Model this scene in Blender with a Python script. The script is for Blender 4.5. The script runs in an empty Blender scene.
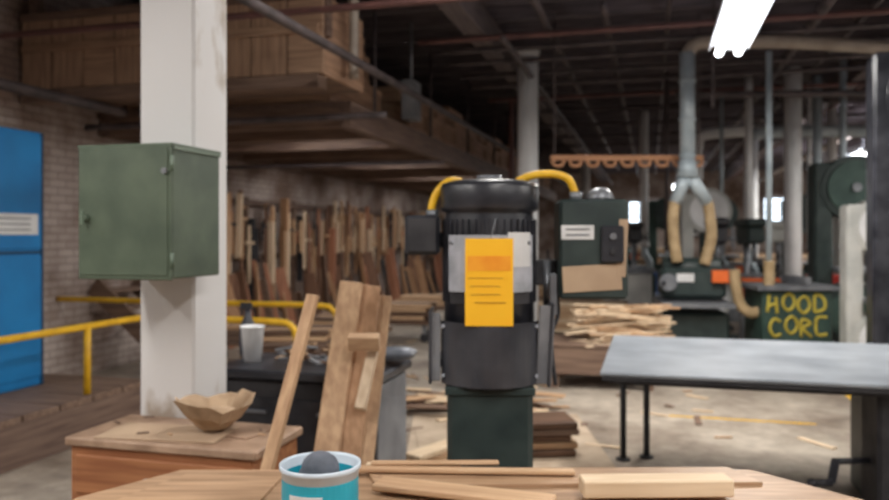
import bpy, bmesh, math, random
from mathutils import Vector, Matrix, Euler
random.seed(7)
A=math.radians(15); CA,SA=math.cos(A),math.sin(A)
def S(a,d,z=0.0):
    """survey coords (metres right of / ahead of the standing point) -> building axes"""
    return Vector((a*CA-d*SA, a*SA+d*CA, z))

# ---------------------------------------------------------------- materials
MATS={}
def mat(name,c1,c2=None,rough=.6,metal=0,scale=6,stretch=(1,1,1),bump=0.0,detail=4,lo=.35,hi=.65,emit=None,es=0):
    if name in MATS: return MATS[name]
    m=bpy.data.materials.new(name); m.use_nodes=True
    nt=m.node_tree; b=nt.nodes['Principled BSDF']
    tc=nt.nodes.new('ShaderNodeTexCoord'); mp=nt.nodes.new('ShaderNodeMapping')
    mp.inputs['Scale'].default_value=stretch
    nz=nt.nodes.new('ShaderNodeTexNoise'); nz.inputs['Scale'].default_value=scale; nz.inputs['Detail'].default_value=detail
    nt.links.new(tc.outputs['Object'],mp.inputs[0]); nt.links.new(mp.outputs[0],nz.inputs['Vector'])
    r=nt.nodes.new('ShaderNodeValToRGB')
    r.color_ramp.elements[0].position=lo; r.color_ramp.elements[1].position=hi
    r.color_ramp.elements[0].color=(*c1,1); r.color_ramp.elements[1].color=(*(c2 or c1),1)
    nt.links.new(nz.outputs['Fac'],r.inputs[0]); nt.links.new(r.outputs[0],b.inputs['Base Color'])
    b.inputs['Roughness'].default_value=rough; b.inputs['Metallic'].default_value=metal
    if bump:
        bp=nt.nodes.new('ShaderNodeBump'); bp.inputs['Strength'].default_value=bump; bp.inputs['Distance'].default_value=.01
        nt.links.new(nz.outputs['Fac'],bp.inputs['Height']); nt.links.new(bp.outputs[0],b.inputs['Normal'])
    if emit:
        b.inputs['Emission Color'].default_value=(*emit,1); b.inputs['Emission Strength'].default_value=es
    MATS[name]=m; return m
def wood(name,c1,c2,ax='x',rough=.65):
    st={'x':(1,14,14),'y':(14,1,14),'z':(14,14,1)}[ax]
    return mat(name,c1,c2,rough=rough,scale=2.2,stretch=st,bump=.15,detail=6)
PINEx=wood('pine_x',(.42,.25,.14),(.60,.40,.24),'x'); PINEy=wood('pine_y',(.42,.25,.14),(.60,.40,.24),'y'); PINEz=wood('pine_z',(.42,.25,.14),(.60,.39,.23),'z')
OAKz=wood('oak_z',(.34,.18,.09),(.50,.29,.16),'z'); WALz=wood('walnut_z',(.13,.06,.035),(.24,.12,.07),'z')
PALEz=wood('pale_z',(.58,.42,.28),(.74,.58,.41),'z'); PALEx=wood('pale_x',(.58,.43,.28),(.76,.60,.42),'x')
REDz=wood('redwood_z',(.32,.13,.07),(.47,.21,.12),'z')
OLDx=wood('old_timber_x',(.13,.078,.055),(.24,.155,.11),'x'); OLDy=wood('old_timber_y',(.11,.066,.05),(.20,.13,.097),'y')
CRATE=wood('crate_wood',(.30,.17,.11),(.50,.31,.20),'y'); CRATEx=wood('crate_wood_x',(.28,.165,.105),(.47,.30,.19),'x'); CRATEz=wood('crate_wood_z',(.28,.165,.105),(.47,.30,.19),'z')
CAB=wood('orange_cabinet_wood',(.25,.09,.035),(.40,.17,.07),'x'); CABTOP=mat('dusty_top',(.25,.155,.10),(.42,.28,.19),scale=9,bump=.1,detail=8)
BENCH=wood('bench_top_wood',(.27,.16,.09),(.47,.30,.18),'x',.5)
DKWOOD=wood('dark_board',(.07,.035,.02),(.16,.085,.05),'x')
CARD=mat('cardboard',(.34,.23,.15),(.46,.33,.22),scale=4,rough=.8)
SHEET=mat('dusty_cardboard',(.36,.27,.19),(.56,.45,.34),scale=3,rough=.8,detail=8)
PAPER=mat('kraft_paper',(.30,.20,.12),(.48,.34,.22),scale=12,rough=.8,bump=.4)
WHITE=mat('column_white_paint',(.38,.31,.25),(.65,.635,.63),scale=2.2,stretch=(1.5,1.5,.8),rough=.55,detail=10,lo=.34,hi=.42,bump=.1)
PIPEW=mat('white_pipe_paint',(.74,.75,.76),(.86,.86,.87),scale=3,rough=.5)
GRNBOX=mat('sage_green_paint',(.058,.082,.055),(.092,.122,.082),scale=6,rough=.55,bump=.05,detail=9)
GRNLT=mat('sage_green_edge',(.10,.14,.10),(.14,.19,.14),scale=4,rough=.45)
DGREEN=mat('dark_machine_green',(.013,.025,.025),(.030,.046,.043),scale=7,rough=.5,detail=8)
MGREEN=mat('machine_green',(.018,.044,.038),(.038,.076,.062),scale=4,rough=.5,detail=8)
BLACK=mat('black_enamel',(.012,.013,.018),(.036,.037,.045),scale=8,rough=.33)
BLACK2=mat('black_dull',(.016,.016,.02),(.04,.039,.044),scale=9,rough=.7)
GREY=mat('grey_steel',(.15,.16,.18),(.26,.27,.29),scale=6,rough=.4,metal=.4)
GUARD=mat('smoked_guard',(.024,.026,.034),(.060,.062,.072),scale=5,rough=.28,detail=8)
SIDEG=mat('grey_side_panel',(.14,.145,.16),(.25,.255,.27),scale=4,rough=.5)
PLATE=mat('aluminium_plate',(.34,.36,.40),(.52,.54,.60),scale=14,rough=.4,metal=.2)
YTAG=mat('yellow_tag',(.90,.45,.008),(.94,.51,.015),scale=5,rough=.7)
YTAGH=mat('orange_tag_header',(.80,.27,.01),(.88,.36,.02),scale=12,rough=.7)
YEL=mat('yellow_paint',(.64,.35,.01),(.82,.48,.02),scale=7,rough=.45,detail=8)
YELD=mat('faded_yellow_paint',(.40,.31,.03),(.52,.42,.05),scale=9,rough=.6)
INK=mat('ink',(.40,.20,.02),rough=.7)
LABEL=mat('white_label',(.60,.60,.60),(.70,.70,.70),scale=9,rough=.6)
BLUE=mat('locker_blue',(.006,.15,.40),(.010,.21,.52),scale=2,rough=.4,detail=8); BLUED=mat('locker_blue_edge',(.004,.04,.10),rough=.5)
TEAL=mat('teal_label',(.01,.30,.42),(.02,.38,.50),scale=5,rough=.4); TUBW=mat('tub_white_plastic',(.50,.58,.66),(.62,.69,.76),scale=6,rough=.35)
GLOVE=mat('grey_sponge',(.07,.08,.10),(.13,.14,.17),scale=20,rough=.8,bump=.4)
TTOP=mat('cast_iron_top',(.25,.275,.31),(.38,.41,.45),scale=3,rough=.33,metal=.2,detail=9)
DUCTB=mat('galvanised_duct',(.34,.41,.46),(.48,.55,.59),scale=4,rough=.4,metal=.1)
DUCTT=mat('tan_duct',(.27,.22,.18),(.38,.32,.26),scale=4,rough=.5)
HOSE=mat('tan_flex_hose',(.33,.23,.12),(.47,.34,.19),scale=8,rough=.6)
RPIPE=mat('red_pipe',(.11,.05,.045),(.17,.075,.065),scale=5,rough=.5)
DPIPE=mat('dark_pipe',(.05,.04,.042),(.11,.085,.085),scale=5,rough=.6)
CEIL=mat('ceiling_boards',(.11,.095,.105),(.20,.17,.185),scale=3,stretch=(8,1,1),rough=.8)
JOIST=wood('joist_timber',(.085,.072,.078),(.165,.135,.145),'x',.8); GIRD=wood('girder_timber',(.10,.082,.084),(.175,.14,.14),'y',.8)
CREAM=mat('cream_machine',(.46,.47,.45),(.60,.60,.57),scale=4,rough=.5)
ORANGE=mat('orange_plastic',(.70,.13,.02),rough=.5); REDP=mat('red_plastic',(.40,.03,.02),rough=.4); BLUEP=mat('blue_plastic',(.03,.12,.40),rough=.4)
TUBE=mat('fluorescent_tube',(1,1,1),emit=(.95,.97,1),es=9)
FIX=mat('fixture_white',(.75,.77,.8),rough=.4)

def brick(name,axis):
    m=bpy.data.materials.new(name); m.use_nodes=True; nt=m.node_tree; b=nt.nodes['Principled BSDF']
    tc=nt.nodes.new('ShaderNodeTexCoord'); sp=nt.nodes.new('ShaderNodeSeparateXYZ'); cb=nt.nodes.new('ShaderNodeCombineXYZ')
    nt.links.new(tc.outputs['Object'],sp.inputs[0]); nt.links.new(sp.outputs[axis],cb.inputs[0]); nt.links.new(sp.outputs['Z'],cb.inputs[1])
    br=nt.nodes.new('ShaderNodeTexBrick'); br.inputs['Scale'].default_value=1; br.inputs['Brick Width'].default_value=.24; br.inputs['Row Height'].default_value=.085
    br.inputs['Mortar Size'].default_value=.008; br.inputs['Mortar Smooth'].default_value=.3
    br.inputs['Color1'].default_value=(.56,.48,.44,1); br.inputs['Color2'].default_value=(.48,.40,.36,1); br.inputs['Mortar'].default_value=(.31,.24,.21,1)
    nz=nt.nodes.new('ShaderNodeTexNoise'); nz.inputs['Scale'].default_value=1.3; nz.inputs['Detail'].default_value=8
    nt.links.new(tc.outputs['Object'],nz.inputs['Vector'])
    rp=nt.nodes.new('ShaderNodeValToRGB'); rp.color_ramp.elements[0].color=(.45,.36,.31,1); rp.color_ramp.elements[0].position=.38; rp.color_ramp.elements[1].position=.6
    nt.links.new(nz.outputs['Fac'],rp.inputs[0])
    mx=nt.nodes.new('ShaderNodeMix'); mx.data_type='RGBA'; mx.blend_type='MULTIPLY'; mx.inputs[0].default_value=1
    nt.links.new(cb.outputs[0],br.inputs['Vector']); nt.links.new(br.outputs['Color'],mx.inputs[6]); nt.links.new(rp.outputs[0],mx.inputs[7])
    nt.links.new(mx.outputs[2],b.inputs['Base Color']); b.inputs['Roughness'].default_value=.75
    bp=nt.nodes.new('ShaderNodeBump'); bp.inputs['Strength'].default_value=.4; bp.inputs['Distance'].default_value=.01; bp.invert=True
    nt.links.new(br.outputs['Fac'],bp.inputs['Height']); nt.links.new(bp.outputs[0],b.inputs['Normal'])
    return m
BRICKY=brick('painted_brick_y','Y'); BRICKX=brick('painted_brick_x','X')

def concrete():
    m=bpy.data.materials.new('concrete_floor'); m.use_nodes=True; nt=m.node_tree; b=nt.nodes['Principled BSDF']
    tc=nt.nodes.new('ShaderNodeTexCoord')
    n1=nt.nodes.new('ShaderNodeTexNoise'); n1.inputs['Scale'].default_value=.9; n1.inputs['Detail'].default_value=9; n1.inputs['Roughness'].default_value=.7
    n2=nt.nodes.new('ShaderNodeTexNoise'); n2.inputs['Scale'].default_value=9; n2.inputs['Detail'].default_value=5
    for n in (n1,n2): nt.links.new(tc.outputs['Object'],n.inputs['Vector'])
    r=nt.nodes.new('ShaderNodeValToRGB'); r.color_ramp.elements[0].position=.34; r.color_ramp.elements[0].color=(.17,.13,.10,1)
    r.color_ramp.elements[1].position=.62; r.color_ramp.elements[1].color=(.47,.41,.34,1)
    nt.links.new(n1.outputs['Fac'],r.inputs[0])
    mx=nt.nodes.new('ShaderNodeMix'); mx.data_type='RGBA'; mx.blend_type='OVERLAY'; mx.inputs[0].default_value=.4
    nt.links.new(r.outputs[0],mx.inputs[6]); nt.links.new(n2.outputs['Fac'],mx.inputs[7]); nt.links.new(mx.outputs[2],b.inputs['Base Color'])
    b.inputs['Roughness'].default_value=.5
    return m
CONC=concrete()

# ---------------------------------------------------------------- builder
class B:
    def __init__(s,name,loc=(0,0,0),rz=0):
        s.name=name; s.loc=Vector(loc); s.rz=rz; s.bm=bmesh.new(); s.m=[]
    def mi(s,m):
        if m not in s.m: s.m.append(m)
        return s.m.index(m)
    def merge(s,t,m,M=Matrix(),smooth=False):
        i=s.mi(m)
        for f in t.faces: f.material_index=i; f.smooth=smooth
        t.transform(M); me=bpy.data.meshes.new('t'); t.to_mesh(me); t.free(); s.bm.from_mesh(me); bpy.data.meshes.remove(me)
    def box(s,c,d,m,rot=(0,0,0),bev=.004):
        t=bmesh.new(); bmesh.ops.create_cube(t,size=1); bmesh.ops.scale(t,verts=t.verts,vec=d)
        bv=min(bev,min(d)*.3)
        if bv>0: bmesh.ops.bevel(t,geom=t.edges[:],offset=bv,segments=1,affect='EDGES')
        s.merge(t,m,Matrix.Translation(c)@Euler(rot).to_matrix().to_4x4()); return s
    def bar(s,p0,p1,w,h,m,roll=0):
        p0=Vector(p0);p1=Vector(p1);v=p1-p0;q=v.to_track_quat('Z','Y')
        t=bmesh.new(); bmesh.ops.create_cube(t,size=1); bmesh.ops.scale(t,verts=t.verts,vec=(w,h,v.length))
        bmesh.ops.bevel(t,geom=t.edges[:],offset=min(w,h)*.1,segments=1,affect='EDGES')
        s.merge(t,m,Matrix.Translation((p0+p1)/2)@q.to_matrix().to_4x4()@Matrix.Rotation(roll,4,'Z')); return s
    def cyl(s,p0,p1,r,m,r2=None,seg=24):
        p0=Vector(p0);p1=Vector(p1);v=p1-p0;q=v.to_track_quat('Z','Y')
        t=bmesh.new(); bmesh.ops.create_cone(t,cap_ends=True,segments=seg,radius1=r,radius2=r if r2 is None else r2,depth=v.length)
        s.merge(t,m,Matrix.Translation((p0+p1)/2)@q.to_matrix().to_4x4(),False)
        for f in s.bm.faces[-(seg+2):]:
            if len(f.verts)==4: f.smooth=True
        return s
    def sph(s,c,d,m,rot=(0,0,0)):
        t=bmesh.new(); bmesh.ops.create_uvsphere(t,u_segments=20,v_segments=12,radius=1); bmesh.ops.scale(t,verts=t.verts,vec=d)
        s.merge(t,m,Matrix.Translation(c)@Euler(rot).to_matrix().to_4x4(),True); return s
    def tube(s,pts,r,m,seg=10,rib=0):
        pts=[Vector(p) for p in pts]
        P=[]
        for i in range(len(pts)-1):
            a=pts[max(i-1,0)];b=pts[i];c=pts[i+1];d=pts[min(i+2,len(pts)-1)]
            for k in range(8):
                t=k/8; P.append(.5*((2*b)+(c-a)*t+(2*a-5*b+4*c-d)*t*t+(3*b-a-3*c+d)*t**3))
        P.append(pts[-1])
        t=bmesh.new(); rings=[]; up=None
        for i,p in enumerate(P):
            tg=(P[min(i+1,len(P)-1)]-P[max(i-1,0)]).normalized()
            if up is None: up=tg.orthogonal().normalized()
            up=(up-tg*up.dot(tg)).normalized(); sd=tg.cross(up)
            rr=r*(1+(rib if i%2 else -rib))
            rings.append([t.verts.new(p+(up*math.cos(2*math.pi*j/seg)+sd*math.sin(2*math.pi*j/seg))*rr) for j in range(seg)])
        for a,b in zip(rings,rings[1:]):
            for j in range(seg): t.faces.new((a[j],a[(j+1)%seg],b[(j+1)%seg],b[j]))
        t.faces.new(rings[0][::-1]); t.faces.new(rings[-1]); bmesh.ops.recalc_face_normals(t,faces=t.faces)
        s.merge(t,m,smooth=True); return s
    def prism(s,poly,z0,z1,m,M=Matrix()):
        t=bmesh.new(); a=[t.verts.new((x,y,z0)) for x,y in poly]; b=[t.verts.new((x,y,z1)) for x,y in poly]; n=len(poly)
        t.faces.new(a[::-1]); t.faces.new(b)
        for i in range(n): t.faces.new((a[i],a[(i+1)%n],b[(i+1)%n],b[i]))
        bmesh.ops.recalc_face_normals(t,faces=t.faces); s.merge(t,m,M); return s
    def lathe(s,prof,m,c=(0,0,0),seg=40,wav=None,smooth=True):
        t=bmesh.new(); rings=[]
        for k,(r,z) in enumerate(prof):
            rg=[]
            for j in range(seg):
                a=2*math.pi*j/seg; rr=r; zz=z
                if wav: rr,zz=wav(r,z,a,k/(len(prof)-1))
                rg.append(t.verts.new((rr*math.cos(a),rr*math.sin(a),zz)))
            rings.append(rg)
        for a,b in zip(rings,rings[1:]):
            for j in range(seg): t.faces.new((a[j],a[(j+1)%seg],b[(j+1)%seg],b[j]))
        s.merge(t,m,Matrix.Translation(c),smooth); return s
    def plate(s,r,a0,a1,z0,z1,th,m,n=16):
        t=bmesh.new(); C=[]
        for i in range(n+1):
            a=a0+(a1-a0)*i/n
            C.append([t.verts.new((q*math.cos(a),q*math.sin(a),z)) for q,z in ((r,z0),(r+th,z0),(r+th,z1),(r,z1))])
        for a,b in zip(C,C[1:]):
            for j in range(4): t.faces.new((a[j],a[(j+1)%4],b[(j+1)%4],b[j]))
        t.faces.new(C[0]); t.faces.new(C[-1][::-1]); bmesh.ops.recalc_face_normals(t,faces=t.faces); s.merge(t,m); return s
    def done(s):
        me=bpy.data.meshes.new(s.name); s.bm.to_mesh(me); s.bm.free()
        for m in s.m: me.materials.append(m)
        o=bpy.data.objects.new(s.name,me); o.location=s.loc; o.rotation_euler=(0,0,s.rz); bpy.context.collection.objects.link(o); return o

# ---------------------------------------------------------------- room shell
XL,XR,YN,YF,H=-6.3,11.0,-4.0,36.0,4.6
def shell(name,c,d,m):
    b=B(name,(0,0,0)); b.box(c,d,m,bev=0); return b.done()
shell('floor',((XL+XR)/2,(YN+YF)/2,-.1),(XR-XL,YF-YN,.2),CONC)
shell('wall_left',(XL-.1,(YN+YF)/2,H/2),(.2,YF-YN,H),BRICKY)
shell('wall_right',(XR+.1,(YN+YF)/2,H/2),(.2,YF-YN,H),BRICKY)
shell('wall_back',((XL+XR)/2,YF+.1,H/2),(XR-XL,.2,H),BRICKX)
shell('wall_front',((XL+XR)/2,YN-.1,H/2),(XR-XL,.2,H),BRICKX)
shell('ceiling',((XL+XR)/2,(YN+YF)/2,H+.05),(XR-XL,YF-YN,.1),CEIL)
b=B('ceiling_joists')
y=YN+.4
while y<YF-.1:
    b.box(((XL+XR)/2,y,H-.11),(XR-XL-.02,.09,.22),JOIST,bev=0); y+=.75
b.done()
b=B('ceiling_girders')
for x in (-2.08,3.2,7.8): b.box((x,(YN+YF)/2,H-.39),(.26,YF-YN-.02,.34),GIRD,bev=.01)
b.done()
SKYG=mat('daylit_glass',(.8,.9,1),emit=(.75,.88,1),es=4)
for i,(x,w,z,h) in enumerate(((-.1,1.7,2.6,1.0),(5.4,1.3,2.7,1.0),(8.2,1.3,2.7,1.0))):
    b=B('window_%d'%(i+1),(x,YF-.03,z)); b.box((0,0,0),(w,.02,h),SKYG,bev=0)
    for k in range(5): b.box((-w/2+w*k/4,-.03,0),(.05,.04,h+.05),GREY)
    for k in range(4): b.box((0,-.03,-h/2+h*k/3),(w+.05,.04,.05),GREY)
    b.done()

# ---------------------------------------------------------------- columns
b=B('building_column',(-2.08,3.125,0))
b.box((0,0,2.1),(.28,.28,4.2),WHITE,bev=.012); b.box((0,0,4.14),(.44,.34,.14),WHITE)
b.done()
def roundcol(name,p,r):
    b=B(name,(p[0],p[1],0)); b.cyl((0,0,0),(0,0,4.2),r,PIPEW); b.cyl((0,0,0),(0,0,.05),r*1.5,PIPEW); b.cyl((0,0,4.1),(0,0,4.18),r*1.0,PIPEW,r2=r*1.2)
    b.done()
roundcol('support_column',S(1.17,10.8),.145)
for p,r in ((S(5.43,12.0),.13),(S(7.4,18.5),.13),(S(4.4,24),.13),(S(11.0,22.5),.14),(S(13.2,27),.14)): roundcol('support_column',p,r)

b=B('electrical_cabinet',(-2.015,2.80,1.69))
b.box((0,0.002,0),(.42,.34,.525),GRNBOX,bev=.006)
b.box((0,-.178,0),(.43,.012,.535),GRNBOX,bev=.004)
b.box((0,-.186,0),(.40,.005,.50),GRNBOX,bev=.002)
for z in (-.19,.19): b.cyl((.214,-.178,z-.03),(.214,-.178,z+.03),.008,GRNLT,seg=10)
b.cyl((-.17,-.185,-.02),(-.17,-.215,-.02),.014,GRNLT,seg=12); b.box((-.17,-.217,-.02),(.014,.012,.06),GRNLT)
b.cyl((.19,-.19,.16),(.19,-.20,.16),.012,GREY,seg=10)
b.box((.214,0.0,.255),(.008,.34,.02),GRNLT); b.box((0,-.008,.266),(.44,.355,.008),GRNLT)
b.done()

# ---------------------------------------------------------------- left side
b=B('wooden_platform',(0,0,0))
for k in range(11): b.box((-5.24,2.12+k*.35,.325),(2.08,.335,.05),OLDx)
b.box((-4.22,3.85,.17),(.05,3.8,.26),OLDy); b.box((-4.22,3.85,.02),(.06,3.8,.04),OLDy)
b.box((-5.24,5.72,.17),(2.0,.05,.26),OLDx); b.done()
b=B('blue_locker',(-5.2,4.44,.352))
b.box((0,0,1.05),(.56,1.84,2.1),BLUE,bev=.01)
for k in (-1,0,1):
    b.box((.286,k*.60,1.60),(.014,.58,.93),BLUE); b.box((.286,k*.60,.58),(.014,.58,1.0),BLUE)
    b.box((.297,k*.60-.2,1.0),(.02,.03,.10),GREY)
b.box((.284,.905,1.05),(.014,.03,2.1),BLUED); b.box((.282,0,1.105),(.006,1.8,.025),BLUED)
b.box((.296,.52,1.335),(.004,.66,.17),LABEL)
for k in range(3): b.box((.299,.52,1.29+k*.045),(.002,.5,.010),GREY)
b.done()
b=B('yellow_handrail',(0,0,0))
r=.028
b.tube([(-4.28,3.0,.88),(-4.28,4.5,.88),(-4.28,5.66,.88),(-4.17,5.80,.88),(-3.9,5.82,.88),(-3.1,5.82,.88),(-2.88,5.82,.85),(-2.82,5.82,.70),(-2.82,5.82,.3),(-2.82,5.82,.0)],r,YEL)
b.cyl((-4.28,5.12,.352),(-4.28,5.12,.88),r,YEL,seg=12); b.cyl((-4.28,3.1,.352),(-4.28,3.1,.88),r,YEL,seg=12)
b.done()
b=B('yellow_handrail',(0,0,0))
b.tube([(-6.28,7.06,.90),(-5.2,7.06,.90),(-4.0,7.06,.90),(-3.2,7.06,.90),(-3.04,7.06,.86),(-2.98,7.06,.72),(-2.98,7.06,.3),(-2.98,7.06,0)],r,YEL)
b.cyl((-4.6,7.06,0),(-4.6,7.06,.9),r,YEL,seg=12); b.done()
b=B('wooden_stair',(-5.6,7.9,0))
for k in range(5): b.box((-.5+.25*k*.9,0,.95-.19*k),(.26,.7,.04),OLDx)
b.bar((-.62,-.36,1.02),(.62,-.36,.02),.04,.22,OLDx); b.bar((-.62,.36,1.02),(.62,.36,.02),.04,.22,OLDx); b.done()

# ---------------------------------------------------------------- overhead storage deck with crates
b=B('storage_mezzanine',(0,0,0))
b.box((-4.7,17,3.01),(3.2,18.6,.06),OLDy,bev=0)
b.box((-3.16,17,2.87),(.12,18.6,.24),OLDy); b.box((-6.2,17,2.87),(.12,18.6,.24),OLDy)
for k in range(19): b.box((-4.7,7.78+k*1.02,2.875),(3.0,.12,.21),OLDx)
for k in range(8): b.cyl((-3.16,8.6+k*2.4,3.0),(-3.16,8.6+k*2.4,4.37),.02,DPIPE,seg=8)
b.done()
b=B('overhead_crates',(0,0,3.045))
def crate(b,x,y,z,w,d,h,m):
    b.box((x,y,z+h/2),(w,d,h),m,bev=.01)
    for sx in (-1,1):
        b.box((x+sx*(w/2-.05),y-d/2-.01,z+h/2),(.09,.02,h),CRATEz); b.box((x+w/2+.01,y+sx*(d/2-.05),z+h/2),(.02,.09,h),CRATEz)
    b.box((x,y-d/2-.02,z+.05),(w,.02,.08),CRATEx); b.box((x,y-d/2-.02,z+h-.05),(w,.02,.08),CRATEx)
    b.box((x+w/2+.022,y,z+h-.05),(.02,d,.08),CRATE); b.box((x+w/2+.022,y,z+.05),(.02,d,.08),CRATE)
crate(b,-4.15,8.6,0,1.5,1.7,.42,CRATE); crate(b,-4.2,8.5,.44,1.4,1.5,.38,CRATEx); crate(b,-5.5,8.6,0,.9,1.6,.6,CRATEx); crate(b,-4.4,8.6,.83,1.6,1.5,.28,CRATE)
y=10.2
while y<25.4:
    L=random.uniform(.7,1.3); h=random.uniform(.36,.62)
    crate(b,-3.65,y+L/2,0,.8,L-.06,h,random.choice((CRATE,CRATEx)))
    if random.random()<.6: crate(b,-3.75,y+L/2,h+.01,.7,L*.8,.25,CRATE)
    else:
        for k in range(7): b.box((-3.75+random.uniform(-.25,.25),y+L/2,h+.03+k*.035),(.14,L*random.uniform(.7,1.3),.03),random.choice((PINEy,OLDy,CRATE)),rot=(0,0,random.uniform(-.08,.08)))
    crate(b,-5.0,y+L/2,0,1.2,L-.1,random.uniform(.5,.9),CRATEx); y+=L
b.done()
b=B('junction_box',(-3.02,9.6,3.35)); b.box((0,0,0),(.16,.35,.5),SIDEG); b.cyl((0,0,.25),(0,0,1.02),.02,GREY,seg=8); b.box((.085,0,0),(.01,.28,.42),SIDEG); b.done()

b=B('sprinkler_pipes',(0,0,0))
b.tube([(-6.2,6.0,3.50),(-4,6.0,3.50),(-1,6.0,3.50),(3,6.0,3.50),(9,6.0,3.50)],.03,RPIPE)
b.tube([(-2.6,3.3,3.15),(-2.6,9,3.2),(-2.6,20,3.2),(-2.6,30,3.2)],.04,DPIPE)
b.tube([(-2.75,6.9,3.1),(-2.75,6.9,3.7),(-2.75,6.9,4.35)],.05,DUCTT)
b.tube([(-6.2,7.4,2.82),(-5.2,7.4,2.82),(-4,7.4,2.82),(-2.6,7.4,2.82)],.035,DPIPE)
b.tube([(-6.2,10.4,2.62),(-5,10.4,2.62),(-4,10.4,2.62),(-2.8,10.4,2.62)],.03,DPIPE)
b.tube([(-5.4,2.5,2.9),(-5.4,5,2.9),(-5.4,7,2.9)],.05,DPIPE)
b.tube([(-1.2,8,4.1),(-1.2,14,4.1),(-1.2,30,4.1)],.05,DPIPE)
for y in (9.2,9.8,10.5,11.4,12.2,13.5,15,17,19,21,26): b.tube([(-2.8,y,4.0),(0,y,4.0),(5,y,4.0),(10.5,y,4.0)],.035,RPIPE if y in (9.2,13.5) else DPIPE)
b.tube([(-2.55,14.4,4.2),(-2.55,14.4,2.5),(-2.55,14.4,1.5),(-2.55,14.4,0.02)],.05,RPIPE)
b.done()
b=B('timber_soffit',(.06,0,0))
b.box((-4.65,6.6,3.02),(3.3,.2,.12),OLDx); b.box((-4.65,7.1,3.10),(3.3,.9,.04),OLDx)
for k in range(9): b.box((-6.13+k*.374,6.55,3.46),(.355,.05,.74),(CRATEz,CRATEz,CRATEx)[k%3])
b.box((-4.65,6.51,3.50),(3.3,.03,.08),CRATEx); b.box((-4.65,6.51,3.82),(3.3,.04,.08),OLDx)
b.box((-2.99,7.05,3.46),(.05,1.0,.74),CRATE)
for k in (-6.2,-2.97): b.box((k,6.6,3.9),(.1,.1,.94),OLDy)
b.box((-4.65,5.2,3.85),(3.3,.25,.22),OLDx)
b.done()
b=B('wall_shelf',(-6.05,8.8,0)); b.box((0,0,2.2),(.48,1.5,.04),OLDy)
for k in (-.6,.6): b.bar((-.22,k,1.9),(.2,k,2.18),.03,.03,OLDx); b.box((-.235,k,2.05),(.02,.05,.3),OLDx)
b.box((0,-.4,2.37),(.35,.4,.3),CARD); b.box((0,.1,2.32),(.3,.35,.2),DKWOOD); b.box((0,.5,2.40),(.3,.3,.36),OLDx); b.done()

woods=[PINEz,OAKz,WALz,PALEz,PALEz,REDz,OAKz,WALz,PINEz,OAKz,BLACK2]
b=B('lumber_wall_rack',(XL,0,0))
for z in (1.25,2.12): b.box((.12,16,z),(.05,13.6,.09),OLDy)
for k in range(9): b.box((.10,9.3+k*1.68,1.1),(.07,.07,2.2),OLDx)
y=9.25
while y<22.9:
    top=random.uniform(1.7,2.3); L=random.choice((random.uniform(.4,1.0),random.uniform(1.0,1.7))); w=random.uniform(.05,.16); xo=random.uniform(.17,.40); dy=random.uniform(-.05,.05)
    m=random.choice(woods)
    b.bar((xo,y,max(top-L,.2)),(xo,y+dy,top),w if random.random()<.4 else .035,w*.6,m)
    if random.random()<.25: b.box((xo+.02,y,top-L*.3),(.035,w+.16,.05),random.choice(woods))
    if random.random()<.14:
        b.tube([(xo,y-.1,top-.5),(xo,y-.12,top-.35),(xo,y,top-.25),(xo,y+.12,top-.35),(xo,y+.1,top-.5)],.02,random.choice((BLACK2,PINEz,REDz)),seg=6)
    y+=random.uniform(.05,.15)
y=9.4
while y<22.8:
    h=random.uniform(.5,1.3); b.bar((.62,y,.01),(.44,y+random.uniform(-.2,.2),h),.03,random.uniform(.05,.2),random.choice((OLDx,DKWOOD,WALz,OAKz,BLACK2,REDz))); y+=random.uniform(.08,.3)
b.done()
b=B('lumber_pile',(-5.0,12.5,0))
for k in range(16):
    b.box((random.uniform(-.15,.15),random.uniform(-.3,.3),.05+.045*(k//2)),(.16,random.uniform(1.8,3),.04),random.choice((PINEy,OLDy,OLDy)),rot=(0,0,random.uniform(-.06,.06)))
b.done()
for i,(p,c) in enumerate(((S(-1.3,10.5),OLDx),(S(-.65,11.8),DKWOOD),(S(-.3,14),OLDx),(S(-1.7,8.6),DKWOOD),(S(-2.4,9.6),OLDx))):
    b=B('lumber_cart',(p.x,p.y,0),.1*i)
    b.box((0,0,.3),(1.0,.7,.06),c)
    for sx in (-.4,.4):
        for sy in (-.25,.25): b.cyl((sx,sy-.02,.07),(sx,sy+.02,.07),.07,BLACK2,seg=14); b.box((sx,sy,.2),(.06,.06,.16),GREY)
    for k in range(12+4*(i%2)): b.box((random.uniform(-.05,.05),-.25+.16*(k%4),.36+.06*(k//4)),(random.uniform(.8,1.1),.13,.05),random.choice((OLDx,DKWOOD,PINEx)))
    b.done()

# ---------------------------------------------------------------- central machine
c=S(.177,3.05)
b=B('spindle_moulder_motor',(c.x,c.y,0),math.radians(13))
b.box((0,0,.03),(.5,.5,.06),DGREEN,bev=.01); b.box((0,0,.54),(.325,.30,.98),DGREEN,bev=.02)
b.box((0,0,1.01),(.34,.32,.03),DGREEN)
b.lathe([(0,1.02),(.178,1.02),(.178,1.66),(.174,1.68),(.174,1.69),(.190,1.695),(.196,1.71),(.196,1.785),(.190,1.80),(.15,1.812),(.06,1.818),(0,1.818)],BLACK)
for k in range(40):
    a=2*math.pi*k/40; b.box((.180*math.cos(a),.180*math.sin(a),1.50),(.012,.006,.32),BLACK,rot=(0,0,a),bev=.001)
b.cyl((0,0,1.815),(0,0,1.835),.05,GREY)
fr=-math.pi/2
b.plate(.190,fr-.95,fr+1.0,1.385,1.60,.003,PLATE)
b.plate(.190,fr+.35,fr+.9,1.48,1.61,.005,LABEL,n=6)
b.plate(.187,fr-.9,fr+.9,1.34,1.38,.004,BLACK2)
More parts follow.
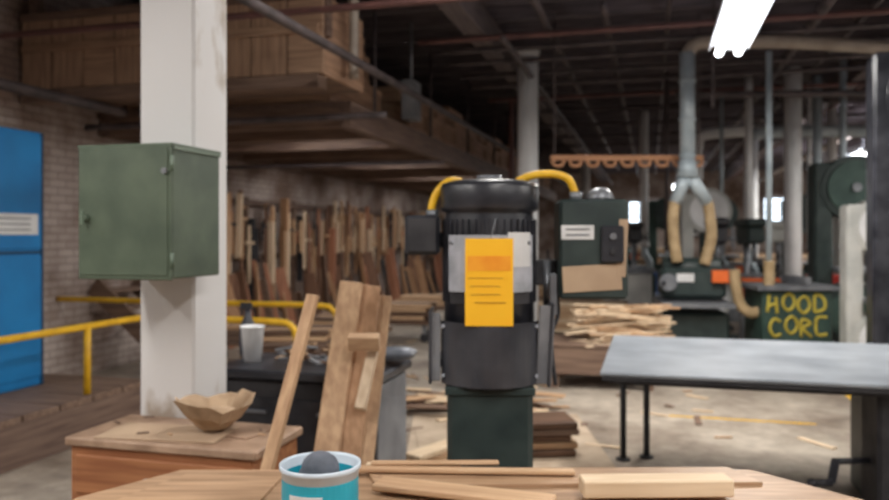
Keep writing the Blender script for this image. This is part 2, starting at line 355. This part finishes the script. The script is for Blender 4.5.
for a in (-.85,.85): b.cyl((.193*math.cos(fr+a),.193*math.sin(fr+a),1.57),(.200*math.cos(fr+a),.200*math.sin(fr+a),1.57),.007,GREY,seg=8)
b.box((-.005,-.206,1.425),(.178,.004,.325),YTAG,rot=(.02,0,0),bev=.001)
b.box((-.035,-.2095,1.568),(.075,.002,.038),CARD,rot=(.02,0,0),bev=0)
b.box((-.005,-.2092,1.495),(.16,.002,.055),YTAGH,rot=(.02,0,0),bev=0)
for k in range(4): b.box((-.01+random.uniform(-.01,.01),-.2085,1.44-k*.03),(random.uniform(.09,.14),.002,.0025),INK,bev=0)
b.tube([(.0,-.2,1.585),(.01,-.202,1.62),(.02,-.19,1.66)],.002,GREY,seg=6)
b.plate(.20,fr-1.15,fr+1.15,1.03,1.27,.004,GUARD,n=20)
b.box((-.228,-.02,1.17),(.012,.20,.28),GUARD); b.box((-.212,-.1,1.17),(.045,.01,.26),SIDEG)
b.box((.232,-.02,1.18),(.012,.20,.32),GUARD,rot=(0,.05,0)); b.box((.212,-.1,1.18),(.06,.012,.30),SIDEG,rot=(0,.05,0))
b.box((0,.05,1.1),(.45,.2,.03),GUARD)
for z in (1.06,1.25): 
    for a in (-1.05,1.05): b.cyl((.2*math.cos(fr+a),.2*math.sin(fr+a),z),(.212*math.cos(fr+a),.212*math.sin(fr+a),z),.009,PLATE,seg=8)
b.box((-.262,0,1.60),(.135,.15,.155),BLACK,bev=.012); b.box((-.262,-.079,1.60),(.11,.01,.13),BLACK2); b.cyl((-.2,0,1.58),(-.16,0,1.58),.03,BLACK)
b.tube([(-.225,-.02,1.67),(-.225,-.02,1.72),(-.20,-.02,1.775),(-.155,-.02,1.812),(-.11,-.01,1.81)],.016,YEL)
b.cyl((-.225,-.02,1.665),(-.225,-.02,1.70),.025,GREY,seg=12)
b.tube([(.11,-.01,1.81),(.17,-.01,1.835),(.25,-.01,1.84),(.31,-.01,1.82),(.335,-.01,1.77),(.34,-.01,1.74)],.016,YEL)
b.cyl((.34,-.01,1.735),(.34,-.01,1.77),.025,GREY,seg=12)
b.box((.40,.02,1.545),(.265,.20,.385),DGREEN,bev=.012); b.box((.40,-.087,1.545),(.25,.014,.37),DGREEN,bev=.008)
b.box((.335,-.097,1.61),(.125,.004,.055),LABEL)
for k in range(2): b.box((.335,-.1,1.622-k*.022),(.09,.002,.006),GREY,bev=0)
b.box((.465,-.105,1.565),(.085,.03,.14),BLACK,bev=.006); b.cyl((.465,-.12,1.595),(.465,-.130,1.595),.013,GREY,seg=14); b.cyl((.465,-.12,1.54),(.465,-.130,1.54),.013,BLACK2,seg=14)
b.box((.39,-.097,1.435),(.225,.004,.10),CARD,rot=(0,-.06,0)); b.box((.505,-.098,1.55),(.035,.004,.22),CARD,rot=(0,.05,0))
b.sph((.44,.03,1.745),(.055,.055,.045),GREY); b.cyl((.44,.03,1.73),(.44,.03,1.745),.06,BLACK)
b.box((.225,.05,1.45),(.12,.04,.10),BLACK2); b.cyl((.23,.03,1.25),(.23,.03,1.5),.015,GREY,seg=10)
b.box((.245,-.06,1.37),(.03,.03,.16),GREY)
b.tube([(.25,0,1.45),(.27,-.02,1.3),(.24,-.05,1.2),(.255,-.06,1.02)],.008,BLACK2,seg=6)
b.done()

# ---------------------------------------------------------------- orange cabinet with paper bowl
b=B('wooden_tool_cabinet',(-1.82,2.75,0))
b.box((0,0.0,.395),(.80,.37,.79),CAB); b.box((0,0,.785),(.84,.40,.035),CABTOP,bev=.006)
b.box((0,-.190,.66),(.74,.012,.15),CAB); b.box((0,-.190,.33),(.74,.012,.44),CAB); b.box((0,-.21,.66),(.10,.02,.02),GREY)
b.box((0,0,.03),(.84,.40,.06),CAB); b.box((-.05,-.05,.8065),(.50,.24,.007),CARD,rot=(0,0,.12),bev=.001); b.box((.17,.06,.806),(.30,.18,.006),CABTOP,rot=(0,0,-.2),bev=.001)
for k in range(8): b.box((random.uniform(-.38,.38),random.uniform(-.16,.16),.814),(random.uniform(.02,.05),.010,.005),random.choice((PINEx,OLDx)),rot=(0,0,random.uniform(0,3)),bev=.001)
b.done()
p=S(-.93,3.12); b=B('crumpled_kraft_paper_bowl',(p.x,p.y,.820),.3)
rc=random.Random(3); JIT={}
def wv(r,z,a,t):
    k=int(round(a/(2*math.pi)*22))%22
    j=JIT.setdefault(k,(rc.uniform(-.12,.12),rc.uniform(-.016,.016)))
    return r*(1+j[0]*min(1,t*1.6)+.08*t*math.sin(3*a+1)), z+min(1,t*1.5)*j[1]*(1 if z>.02 else 0)+t*(.028*math.sin(2*a+.6) if z>.05 else 0)
b.lathe([(0,.004),(.055,.0),(.065,.006),(.085,.03),(.118,.055),(.142,.09),(.160,.115),(.150,.112),(.11,.065),(.08,.034),(.055,.012),(0,.012)],PAPER,wav=wv,seg=22,smooth=False)
b.sph((.02,0,.05),(.085,.07,.035),PAPER); b.done()

# ---------------------------------------------------------------- dark side bench behind column
b=B('steel_side_bench',(-1.79,3.9,0))
b.box((0,0,.44),(.90,.50,.80),BLACK2,bev=.01); b.box((0,0,.87),(.96,.56,.05),GUARD,bev=.01); b.box((.455,0,.44),(.012,.46,.78),SIDEG); b.box((0,-.256,.6),(.8,.014,.3),BLACK); b.box((0,-.256,.22),(.8,.014,.36),BLACK)
for s_ in (-.2,.2): b.box((s_,-.27,.68),(.12,.02,.02),GREY)
b.box((0,0,.03),(.86,.46,.06),BLACK2); b.done()
b=B('plastic_cup',(-2.14,3.86,.896)); b.lathe([(0,.002),(.048,.002),(.064,.195),(.068,.2),(.068,.19),(.062,.19),(.044,.01),(0,.01)],PIPEW); b.done()
b=B('spray_bottle',(-2.27,4.04,.896)); b.lathe([(0,0),(.045,0),(.048,.02),(.048,.17),(.02,.23),(.018,.27),(0,.27)],GUARD); b.box((-.01,0,.29),(.07,.025,.04),BLACK); b.box((-.04,0,.26),(.012,.015,.05),BLACK); b.done()
b=B('rag_bundle',(-1.44,3.94,.912)); 
for k in range(9): b.sph((random.uniform(-.08,.13),random.uniform(-.08,.1),.025+random.uniform(0,.02)),(.10,.05,.032),random.choice((GLOVE,SIDEG,GREY)),rot=(0,0,random.uniform(0,3)))
b.done()
b=B('wood_offcuts',(-1.82,3.86,.90))
for k in range(26): b.box((random.uniform(-.2,.18),random.uniform(-.12,.16),.012+.0035*k),(random.uniform(.05,.14),.03,.014),random.choice((PINEx,DKWOOD,OLDx,CARD,SIDEG)),rot=(0,random.uniform(-.2,.2),random.uniform(0,3)))
b.done()

# ---------------------------------------------------------------- leaning boards
b=B('leaning_board',(0,0,0)); b.bar(S(-.82,2.66,.0),S(-.505,2.96,1.37),.055,.022,PINEz,roll=.2); b.done()
b=B('leaning_board_bundle',(0,0,0))
for i,(dx,dy,t,m,w) in enumerate(((0,0,1.37,PINEz,.11),(.10,.03,1.35,OAKz,.10),(.05,.07,1.33,PALEz,.10),(.165,.05,1.30,PINEz,.09))):
    b.bar(S(-.57+dx,3.02+dy,0.01),S(-.45+dx*.9,3.72+dy,t),w,.03,m,roll=.25)
b.box(S(-.36,3.45,1.12),(.14,.05,.07),PINEx,rot=(.4,.0,.2)); b.box(S(-.36,3.50,1.12)+Vector((.02,-.03,-.16)),(.05,.04,.3),PALEz,rot=(-.5,.15,.2))
b.done()

# ---------------------------------------------------------------- foreground bench with things
b=B('wooden_workbench',(0,0,0),A)
b.prism([(-1.15,1.25),(1.1,1.25),(1.2,2.16),(.98,2.46),(-.84,2.46),(-1.05,2.2)],.80,.85,BENCH)
b.prism([(-.2,2.27),(.95,2.30),(.9,2.45),(-.25,2.44)],.851,.862,BENCH)
b.prism([(-.95,2.1),(-.52,2.1),(-.50,2.36),(-.80,2.40)],.851,.858,BENCH)
for x in (-.9,.9):
    for y in (1.4,2.15): b.box((x,y,.4),(.09,.09,.8),OLDx)
b.box((0,1.4,.70),(1.8,.04,.14),OLDx); b.box((0,2.15,.70),(1.8,.04,.14),OLDx); b.box((0,1.78,.2),(1.8,.6,.03),OLDx)
b.done()
c=S(-.332,2.06); b=B('plastic_tub',(c.x,c.y,.8515))
b.lathe([(0,.0),(.088,.0),(.094,.012),(.103,.125),(.108,.128),(.108,.140),(.104,.141),(.101,.132),(.092,.015),(0,.012)],TUBW)
b.plate(.0975,0,2*math.pi,.020,.112,.004,TEAL,n=40)
b.plate(.1025,-2.0,-1.1,.040,.080,.002,LABEL,n=10)
b.lathe([(0,.09),(.099,.09)],GLOVE); b.sph((.0,.0,.125),(.052,.045,.045),GLOVE); b.sph((-.03,.02,.10),(.04,.04,.03),GLOVE); b.done()
c=S(.60,2.19); b=B('wood_block',(c.x,c.y,.8635),A+.03); b.box((0,0,.024),(.425,.075,.048),PALEx); b.done()
c=S(.05,2.17); b=B('wood_board',(c.x,c.y,.8635),A-.32); b.box((0,0,.011),(.52,.085,.02),PINEx); b.done()
c=S(-.05,2.40); b=B('wood_lath',(c.x,c.y,.865),A-.05); b.box((.1,-.02,.009),(.70,.03,.016),PINEx); b.box((-.05,.03,.007),(.30,.028,.012),PALEx); b.box((.02,.012,.022),(.4,.03,.01),PINEx,rot=(0,0,.06)); b.done()

# ---------------------------------------------------------------- metal machine table on right
b=B('cast_iron_machine_table',(0,0,0))
b.box((1.03,5.09,.84),(2.6,1.62,.022),TTOP,bev=.008); b.box((1.03,5.09,.815),(2.58,1.60,.026),BLACK2)
b.box((1.03,4.36,.80),(2.5,.05,.04),BLACK2); b.box((1.03,5.80,.80),(2.5,.05,.05),BLACK2)
for p in ((-.19,5.62),(-.03,5.72)): b.cyl((p[0],p[1],0),(p[0],p[1],.8),.022,BLACK2,seg=12); b.cyl((p[0],p[1],0),(p[0],p[1],.015),.05,BLACK2,seg=12)
b.prism([(-.3,-.35),(.5,-.35),(.5,.5),(-.3,.5)],0,.80,DGREEN,Matrix.Translation((1.55,5.0,0)))
b.box((1.25,4.62,.45),(.22,.34,.72),BLACK2,bev=.02); b.box((1.25,4.55,.03),(.4,.5,.06),BLACK2)
b.cyl((1.14,4.62,.38),(.95,4.55,.38),.018,BLACK,seg=10); b.bar((.96,4.55,.38),(.93,4.50,.28),.04,.02,BLACK); b.cyl((.93,4.5,.28),(.84,4.47,.28),.02,BLACK,seg=10)
b.sph((.83,4.465,.28),(.03,.025,.025),BLACK)
b.box((2.25,5.0,.4),(.1,.1,.8),BLACK2); b.done()

c=S(.45,5.95); b=B('cardboard_sheet',(c.x,c.y,.002),A); b.box((0,0,.004),(1.45,1.8,.008),SHEET,bev=0); b.box((-.1,-.1,.012),(1.1,.9,.006),SHEET,rot=(0,0,.1),bev=0); b.done()
c=S(.66,5.65); b=B('board_stack',(c.x,c.y,.020),A+.1)
for k in range(5): b.box((random.uniform(-.05,.05),random.uniform(-.03,.03),.025+.05*k),(.60-.03*k,.36,.042),[DKWOOD,PINEx,DKWOOD,OLDx,DKWOOD][k])
b.done()
c=S(-.08,5.3); b=B('board_stack',(c.x,c.y,.020),A+.5)
for k in range(3): b.box((0,0,.02+.04*k),(.45,.14,.035),[PALEx,PINEx,PALEx][k],rot=(0,0,.2*k))
b.done()
b=B('offcut_pile',(*S(.15,7.0)[:2],.002),A)
for k in range(34): b.box((random.uniform(-.5,.7),random.uniform(-.35,.35),.015+.004*k),(random.uniform(.3,.8),random.uniform(.04,.12),.018),random.choice((PINEx,OLDx,DKWOOD,PALEx)),rot=(0,random.uniform(-.06,.06),random.uniform(-.7,.7)))
b.done()
b=B('floor_scraps',(0,0,0))
for k in range(95):
    p=S(random.uniform(-.5,3.0),random.uniform(5.6,9.5)) if k<35 else S(random.uniform(-3.4,-.3),random.uniform(6.8,12))
    b.box((p.x,p.y,.006+k*.0001),(random.uniform(.08,.35),random.uniform(.02,.06),.012),random.choice((PINEx,PALEx,OLDx,PINEx)),rot=(0,0,random.uniform(0,3)))
b.done()
b=B('yellow_floor_line',(0,0,0)); b.box((.75,7.1,.001),(1.2,.045,.002),YEL,bev=0); b.box((1.9,16,.001),(.06,17,.002),YEL,bev=0); b.done()

c=S(1.80,8.3); b=B('stick_pile_cart',(c.x,c.y,0),.05)
b.box((-.1,0,.44),(1.15,.8,.05),OLDx); b.box((-.1,-.38,.3),(1.1,.04,.3),OLDx); b.box((-.1,.38,.3),(1.1,.04,.3),OLDx); b.box((-.64,0,.3),(.04,.76,.3),OLDx); b.box((.44,0,.3),(.04,.76,.3),OLDx)
for sx in (-.58,.38):
    for sy in (-.32,.32): b.box((sx,sy,.1),(.08,.08,.2),OLDx)
for k in range(120):
    h=random.random()**1.2; w=(1-h)*.36
    b.box((random.uniform(-.06,.26),random.uniform(-w,w),.48+h*.36),(random.uniform(.5,.95),.03,.022),random.choice((PALEz,PALEx,PALEx,PINEx)),rot=(0,random.uniform(-.13,.13),random.uniform(-.45,.45)))
b.done()

RAIL=wood('orange_rail_wood',(.42,.20,.10),(.58,.30,.16),'x')
c=S(2.27,9.6); b=B('hanging_peg_rail',(c.x,c.y,0),A)
b.box((0,0,2.56),(1.9,.05,.07),RAIL)
for k in range(9):
    x=-.86+k*.215; b.tube([(x-.07,-.03,2.52),(x-.05,-.05,2.47),(x,-.06,2.455),(x+.05,-.05,2.47),(x+.07,-.03,2.52)],.022,RAIL,seg=8)
for x in (-.9,.9): b.cyl((x,0,2.55),(x,0,4.37),.012,DPIPE,seg=8)
b.done()

c=S(2.87,9.1)
b=B('dust_extraction_duct',(c.x,c.y,0),A)
b.cyl((0,0,2.5),(0,0,3.75),.088,DUCTB)
for z in (2.52,2.95,3.4): b.cyl((0,0,z),(0,0,z+.03),.10,DUCTB)
b.cyl((0,0,2.28),(0,0,2.5),.13,DUCTB,r2=.088)
b.cyl((-.15,0,1.98),(.01,0,2.36),.07,DUCTB,r2=.085); b.cyl((.24,0,1.98),(-.01,0,2.36),.07,DUCTB,r2=.085)
b.tube([(-.15,0,2.0),(-.17,0,1.8),(-.16,0,1.55),(-.12,0,1.28)],.066,HOSE,rib=.06,seg=14)
b.tube([(.24,0,2.0),(.27,0,1.8),(.28,0,1.55),(.2,0,1.25)],.066,HOSE,rib=.06,seg=14)
b.tube([(0,0,3.72),(.1,0,3.85),(.35,0,3.88),(1.2,0,3.88),(2.6,0,3.80),(4.5,0,3.7)],.08,DUCTT,seg=14)
b.tube([(.3,0,3.1),(.31,0,3.9),(.32,0,4.35)],.02,DPIPE,seg=8)
b.done()
def planer(name,p,rz,body):
    b=B(name,(p.x,p.y,0),rz)
    b.box((0,0,.35),(.75,.65,.7),body,bev=.03); b.box((0,0,.03),(.85,.75,.06),BLACK2)
    b.box((0,-.05,.80),(.80,1.0,.05),GREY); b.box((0,.05,1.03),(.74,.5,.36),body,bev=.05); b.cyl((-.33,.05,1.2),(.33,.05,1.2),.13,body)
    b.box((.28,-.25,1.12),(.18,.08,.14),ORANGE); b.cyl((-.3,-.24,1.05),(-.3,-.29,1.05),.10,GREY); b.cyl((-.36,-.3,1.05),(-.36,-.36,1.05),.02,BLACK)
    b.box((-.1,-.215,1.1),(.2,.01,.1),LABEL); b.done()
planer('thickness_planer',S(2.95,9.2),.1,DGREEN)
b=B('flexible_hose',S(3.25,8.9),A); b.tube([(.10,0,1.2),(.12,0,1.0),(.18,0,.78),(.32,0,.70),(.46,0,.80),(.50,0,1.05),(.50,0,1.3)],.062,HOSE,rib=.06,seg=14); b.cyl((.5,0,1.28),(.5,0,3.72),.035,DUCTB,seg=14); b.done()

def table_saw(p,rz,body,paint=False,w=.78):
    b=B('table_saw',(p.x,p.y,0),rz)
    b.box((0,0,.5),(w,.6,.94),body,bev=.02); b.box((0,0,.03),(w+.06,.66,.06),BLACK2); b.box((0,0,1.0),(w+.15,.75,.05),GREY); b.box((.1,0,1.08),(.06,.7,.09),GREY)
    b.bar((-.1,.3,1.02),(-.1,.0,1.25),.05,.02,BLACK)
    if paint:   # hand-painted scrawl
        def st(x,z,pts,s=.19): b.tube([(x+u*s*.72,-.302,z+v*s) for u,v in pts],.018,YELD,seg=6)
        O=[(.5,1),(.1,.75),(.05,.3),(.5,0),(.95,.35),(.85,.8),(.45,1.02)]
        st(-.34,.73,[(0,0),(.15,1.05)]); st(-.34,.71,[(.8,0),(.7,1)]); st(-.34,.72,[(0,.35),(.8,.6)])
        st(-.17,.75,O); st(0,.72,O); st(.18,.73,[(.05,0),(.1,1),(.8,.8),(.85,.2),(.05,0)])
        st(-.32,.46,[(.9,.85),(.4,1),(.05,.5),(.4,0),(.95,.1)]); st(-.14,.49,O); st(.03,.45,[(.05,0),(.1,1),(.8,.8),(.2,.5),(.9,0)]); st(.20,.48,[(.9,1),(.1,.95),(.1,.02),(.9,0)])
    else: b.cyl((-.2,-.3,.62),(-.2,-.36,.62),.11,GREY); b.cyl((-.14,-.36,.66),(-.14,-.42,.66),.018,BLACK,seg=10)
    b.done()
def bandsaw(p,rz,body,s=1.0,door=None):
    b=B('bandsaw',(p.x,p.y,0),rz); door=door or DGREEN
    b.box((0,0,.04*s),(.8*s,.6*s,.08*s),BLACK2); b.box((-.28*s,0,1.15*s),(.2*s,.28*s,2.1*s),body,bev=.03)
    for z in (.5,1.92): b.cyl((.05*s,-.16*s,z*s),(.05*s,.16*s,z*s),.36*s,body,seg=36); b.cyl((.05*s,-.18*s,z*s),(.05*s,-.16*s,z*s),.30*s,door,seg=36); b.cyl((.05*s,-.2*s,z*s),(.05*s,-.18*s,z*s),.05*s,GREY,seg=16)
    b.box((.12*s,-.05*s,1.0*s),(.62*s,.62*s,.05*s),GREY); b.box((.12*s,0,.92*s),(.2*s,.3*s,.12*s),body); b.box((.30*s,0,1.45*s),(.05*s,.05*s,.5*s),GREY); b.box((.32*s,0,1.3*s),(.012*s,.02*s,.9*s),PLATE)
    b.box((.05*s,-.19*s,1.62*s),(.16*s,.01,.06*s),LABEL); b.done()
def drill_press(p,rz,body):
    b=B('drill_press',(p.x,p.y,0),rz)
    b.box((0,0,.04),(.45,.6,.08),body); b.cyl((0,.15,.05),(0,.15,1.75),.05,GREY); b.box((0,-.05,1.0),(.4,.4,.04),GREY); b.box((0,.0,1.6),(.26,.6,.26),body,bev=.04); b.box((0,0,1.78),(.3,.7,.12),body,bev=.04)
    b.cyl((0,-.2,1.2),(0,-.2,1.5),.04,GREY); b.cyl((0,.3,1.45),(0,.3,1.75),.1,BLACK); b.cyl((.14,-.15,1.55),(.24,-.15,1.55),.03,GREY)
    for a in range(3): b.bar((.22,-.15,1.55),(.22,-.15+.16*math.cos(a*2.1),1.55+.16*math.sin(a*2.1)),.015,.015,GREY)
    b.done()
def stack(p,rz,w,d,n):
    b=B('lumber_stack',(p.x,p.y,0),rz)
    for sx in (-.35,.35): b.box((sx*w,0,.05),(.1,d,.1),OLDy)
    for k in range(n):
        for j in range(int(d/.16)): b.box((random.uniform(-.05,.05),-d/2+.09+j*.16,.125+k*.05),(w*random.uniform(.85,1),.14,.04),random.choice((PINEx,PALEx,OLDx,PINEx)))
    b.done()
table_saw(S(4.0,9.0),A-.03,MGREEN,True)
bandsaw(S(5.22,10.0),.1,DGREEN,1.15,MGREEN)
bandsaw(S(4.75,8.5),.15,CREAM,.88,PIPEW)
bandsaw(S(4.14,6.4),-.1,BLACK,1.42,BLACK2)
bandsaw(S(6.6,12.2),.2,CREAM,1.0,CREAM)
drill_press(S(4.6,11.6),.2,DGREEN); drill_press(S(5.9,13.6),-.2,CREAM); drill_press(S(8.0,14.4),.3,MGREEN); drill_press(S(3.85,10.9),0,BLACK)
table_saw(S(3.1,13.0),0,CREAM); table_saw(S(6.4,16),.1,DGREEN); bandsaw(S(8.8,17.4),.1,CREAM,1.1); bandsaw(S(5.3,18.5),.1,MGREEN,1.1); planer('thickness_planer',S(4.0,17.6),.2,MGREEN)
bandsaw(S(4.9,15.3),.1,DGREEN,1.0); bandsaw(S(7.1,15.2),.1,MGREEN,1.05); drill_press(S(3.6,14.6),.1,BLACK); table_saw(S(2.5,17.9),.1,MGREEN)
bandsaw(S(4.45,13.2),.1,CREAM,1.05,PIPEW); bandsaw(S(6.6,18.6),0,DGREEN,1.1); bandsaw(S(3.3,19.5),0,DGREEN,1.0)
planer('thickness_planer',S(7.9,12.4),-.3,DGREEN)
stack(S(2.1,12.2),.05,1.6,.8,9); stack(S(2.4,15.3),0,1.6,1.0,13); stack(S(1.0,17.0),.1,1.4,.9,8); stack(S(4.6,21),0,2,1.2,18); stack(S(1.6,20.8),0,2,1.2,15); stack(S(8.6,20.7),.1,2,1.2,20)
stack(S(6.4,25),.1,2.2,1.2,22)
for p,m in ((S(4.25,10.35),ORANGE),(S(3.5,11.9),BLUEP),(S(6.9,13.8),REDP),(S(5.4,14.4),ORANGE),(S(7.9,16.2),BLUEP),(S(5.6,11.3),REDP)):
    b=B('parts_bin',(p.x,p.y,0)); b.box((0,0,.35),(.5,.4,.7),GREY); b.prism([(-.22,-.18),(.22,-.18),(.22,.18),(-.22,.18)],.70,.98,m); b.box((0,0,1.0),(.5,.42,.03),m); b.done()
for i,(a,d,r,m) in enumerate(((4.9,12.4,.06,PIPEW),(6.1,12.6,.07,DUCTB),(7.2,14.3,.08,PIPEW),(6.25,13.2,.04,PIPEW),(4.2,16.2,.09,PIPEW),(5.9,11.4,.05,DUCTB),(5.0,13.9,.035,DUCTB),(5.9,15.0,.07,PIPEW),(3.55,12.3,.035,DPIPE))):
    c=S(a,d); b=B('drop_pipe',(c.x,c.y,0)); b.cyl((0,0,1.35),(0,0,4.2),r,m,seg=14); b.cyl((0,0,1.35),(0,0,1.45),r*1.25,m,seg=14); b.cyl((0,0,2.6),(0,0,2.65),r*1.2,m,seg=14); b.tube([(0,0,1.4),(.02,-.02,1.2),(.1,-.03,1.05),(.12,0,.9)],r*.8,DUCTB,rib=.06); b.done()
b=B('overhead_duct',(0,0,0)); 
b.tube([S(5.2,13.0,3.3),S(6,13.0,3.35),S(8,13.0,3.35),S(12,13,3.35)],.10,DUCTB,seg=14); b.tube([S(4.6,14.0,2.6),S(4.6,14.0,3.2),S(4.9,14.0,3.45),S(7,14,3.5),S(12,14,3.5)],.10,PIPEW,seg=14)
b.tube([S(3.3,11.0,3.6),S(5,11.0,3.62),S(8,11,3.62)],.05,DPIPE,seg=10); b.done()
b=B('steam_pipes',(0,0,0))
for x,z,r_,m in ((1.8,4.05,.06,DPIPE),(.2,4.2,.03,DPIPE),(4.3,3.85,.08,DUCTT),(2.4,4.15,.035,DPIPE),(-.5,4.1,.04,DPIPE),(3.0,3.8,.03,RPIPE),(5.6,4.1,.05,DPIPE),(-1.6,3.8,.04,DPIPE)): b.tube([(x,8.5,z),(x,14,z),(x,34,z)],r_,m)
b.done()

# ---------------------------------------------------------------- fluorescent fixtures and fill lamps; upward lights are added to brighten the ceiling
def fixture(x,y,z,power,L=2.4,up=.16,rz=0,dzl=-.05):
    b=B('fluorescent_and_fill_fixture',(x,y,z),rz)
    b.box((0,0,.05),(.16,L,.05),FIX); b.prism([(-.17,-L/2),(.17,-L/2),(.17,L/2),(-.17,L/2)],.075,.085,FIX)
    for sx in (-1,1): b.box((sx*.165,0,.05),(.008,L,.05),FIX,rot=(0,-sx*.4,0))
    for sx in (-.085,0.085): b.cyl((sx,-L/2+.03,0),(sx,L/2-.03,0),.036,TUBE,seg=12); b.box((sx,-L/2+.02,.02),(.05,.03,.07),FIX); b.box((sx,L/2-.02,.02),(.05,.03,.07),FIX)
    if up>0:
        for sy in (-1,1): b.cyl((0,sy*L*.35,.08),(0,sy*L*.35,max(.12,H-z-.23)),.006,GREY,seg=6)
    b.done()
    for dn,pw,dz in ((1,power,dzl),(0,power*up,.12)):
        if pw<=0: continue
        l=bpy.data.lights.new('tube_and_fill_light','AREA'); l.shape='RECTANGLE'; l.size=.28; l.size_y=L; l.energy=pw; l.color=(1,.955,.89) if dn else (.90,.9,1)
        o=bpy.data.objects.new('tube_and_fill_light',l); o.location=(x,y,z+dz); o.rotation_euler=(0,0,rz)
        if not dn: o.rotation_euler=(math.pi,0,0)
        bpy.context.collection.objects.link(o)
fixture(.70,6.45,3.3,130,up=.2)
fixture(.70,.6,3.3,70,up=.2); fixture(-2.6,.2,3.3,78,up=.3); fixture(3.6,.5,3.3,60); fixture(-4.6,1.0,3.4,45,up=.2)
fixture(-.9,5.0,4.15,65,L=1.8,up=0)  # unseen lamp above the frame, added to light the crates and racks
for y in (4,10): fixture(4.6,y,3.3,145,up=.2)  # off-frame side lamps, added to light the background
fixture(4.3,18.7,3.3,160,up=.2)
fixture(5.0,26,3.3,170,up=.2)
fixture(.9,29,3.3,140,up=.2); fixture(8.5,12,3.4,140,up=.2); fixture(8.5,24,3.4,140,up=.2)  # the right-side pair is unseen, added to light the background
# unseen lamps added behind the mezzanine joists to light the wall rack
for y in (9.05,12.13,15.19,18.25): fixture(-4.3,y,2.885,32,L=1.2,up=0,rz=math.pi/2,dzl=-.01)

w=bpy.data.worlds.new('World'); bpy.context.scene.world=w; w.use_nodes=True; w.node_tree.nodes['Background'].inputs[0].default_value=(.5,.6,.8,1); w.node_tree.nodes['Background'].inputs[1].default_value=.3

cd=bpy.data.cameras.new('camera'); cd.sensor_width=36; cd.lens=36*770/889; cd.shift_y=-15/889
cd.dof.use_dof=True; cd.dof.focus_distance=1.15; cd.dof.aperture_fstop=4.2
cam=bpy.data.objects.new('camera',cd); cam.location=(0,0,1.6); cam.rotation_euler=(math.pi/2,0,A); bpy.context.collection.objects.link(cam)
sc=bpy.context.scene; sc.camera=cam
sc.view_settings.view_transform='Standard'
sc.view_settings.exposure=0.0
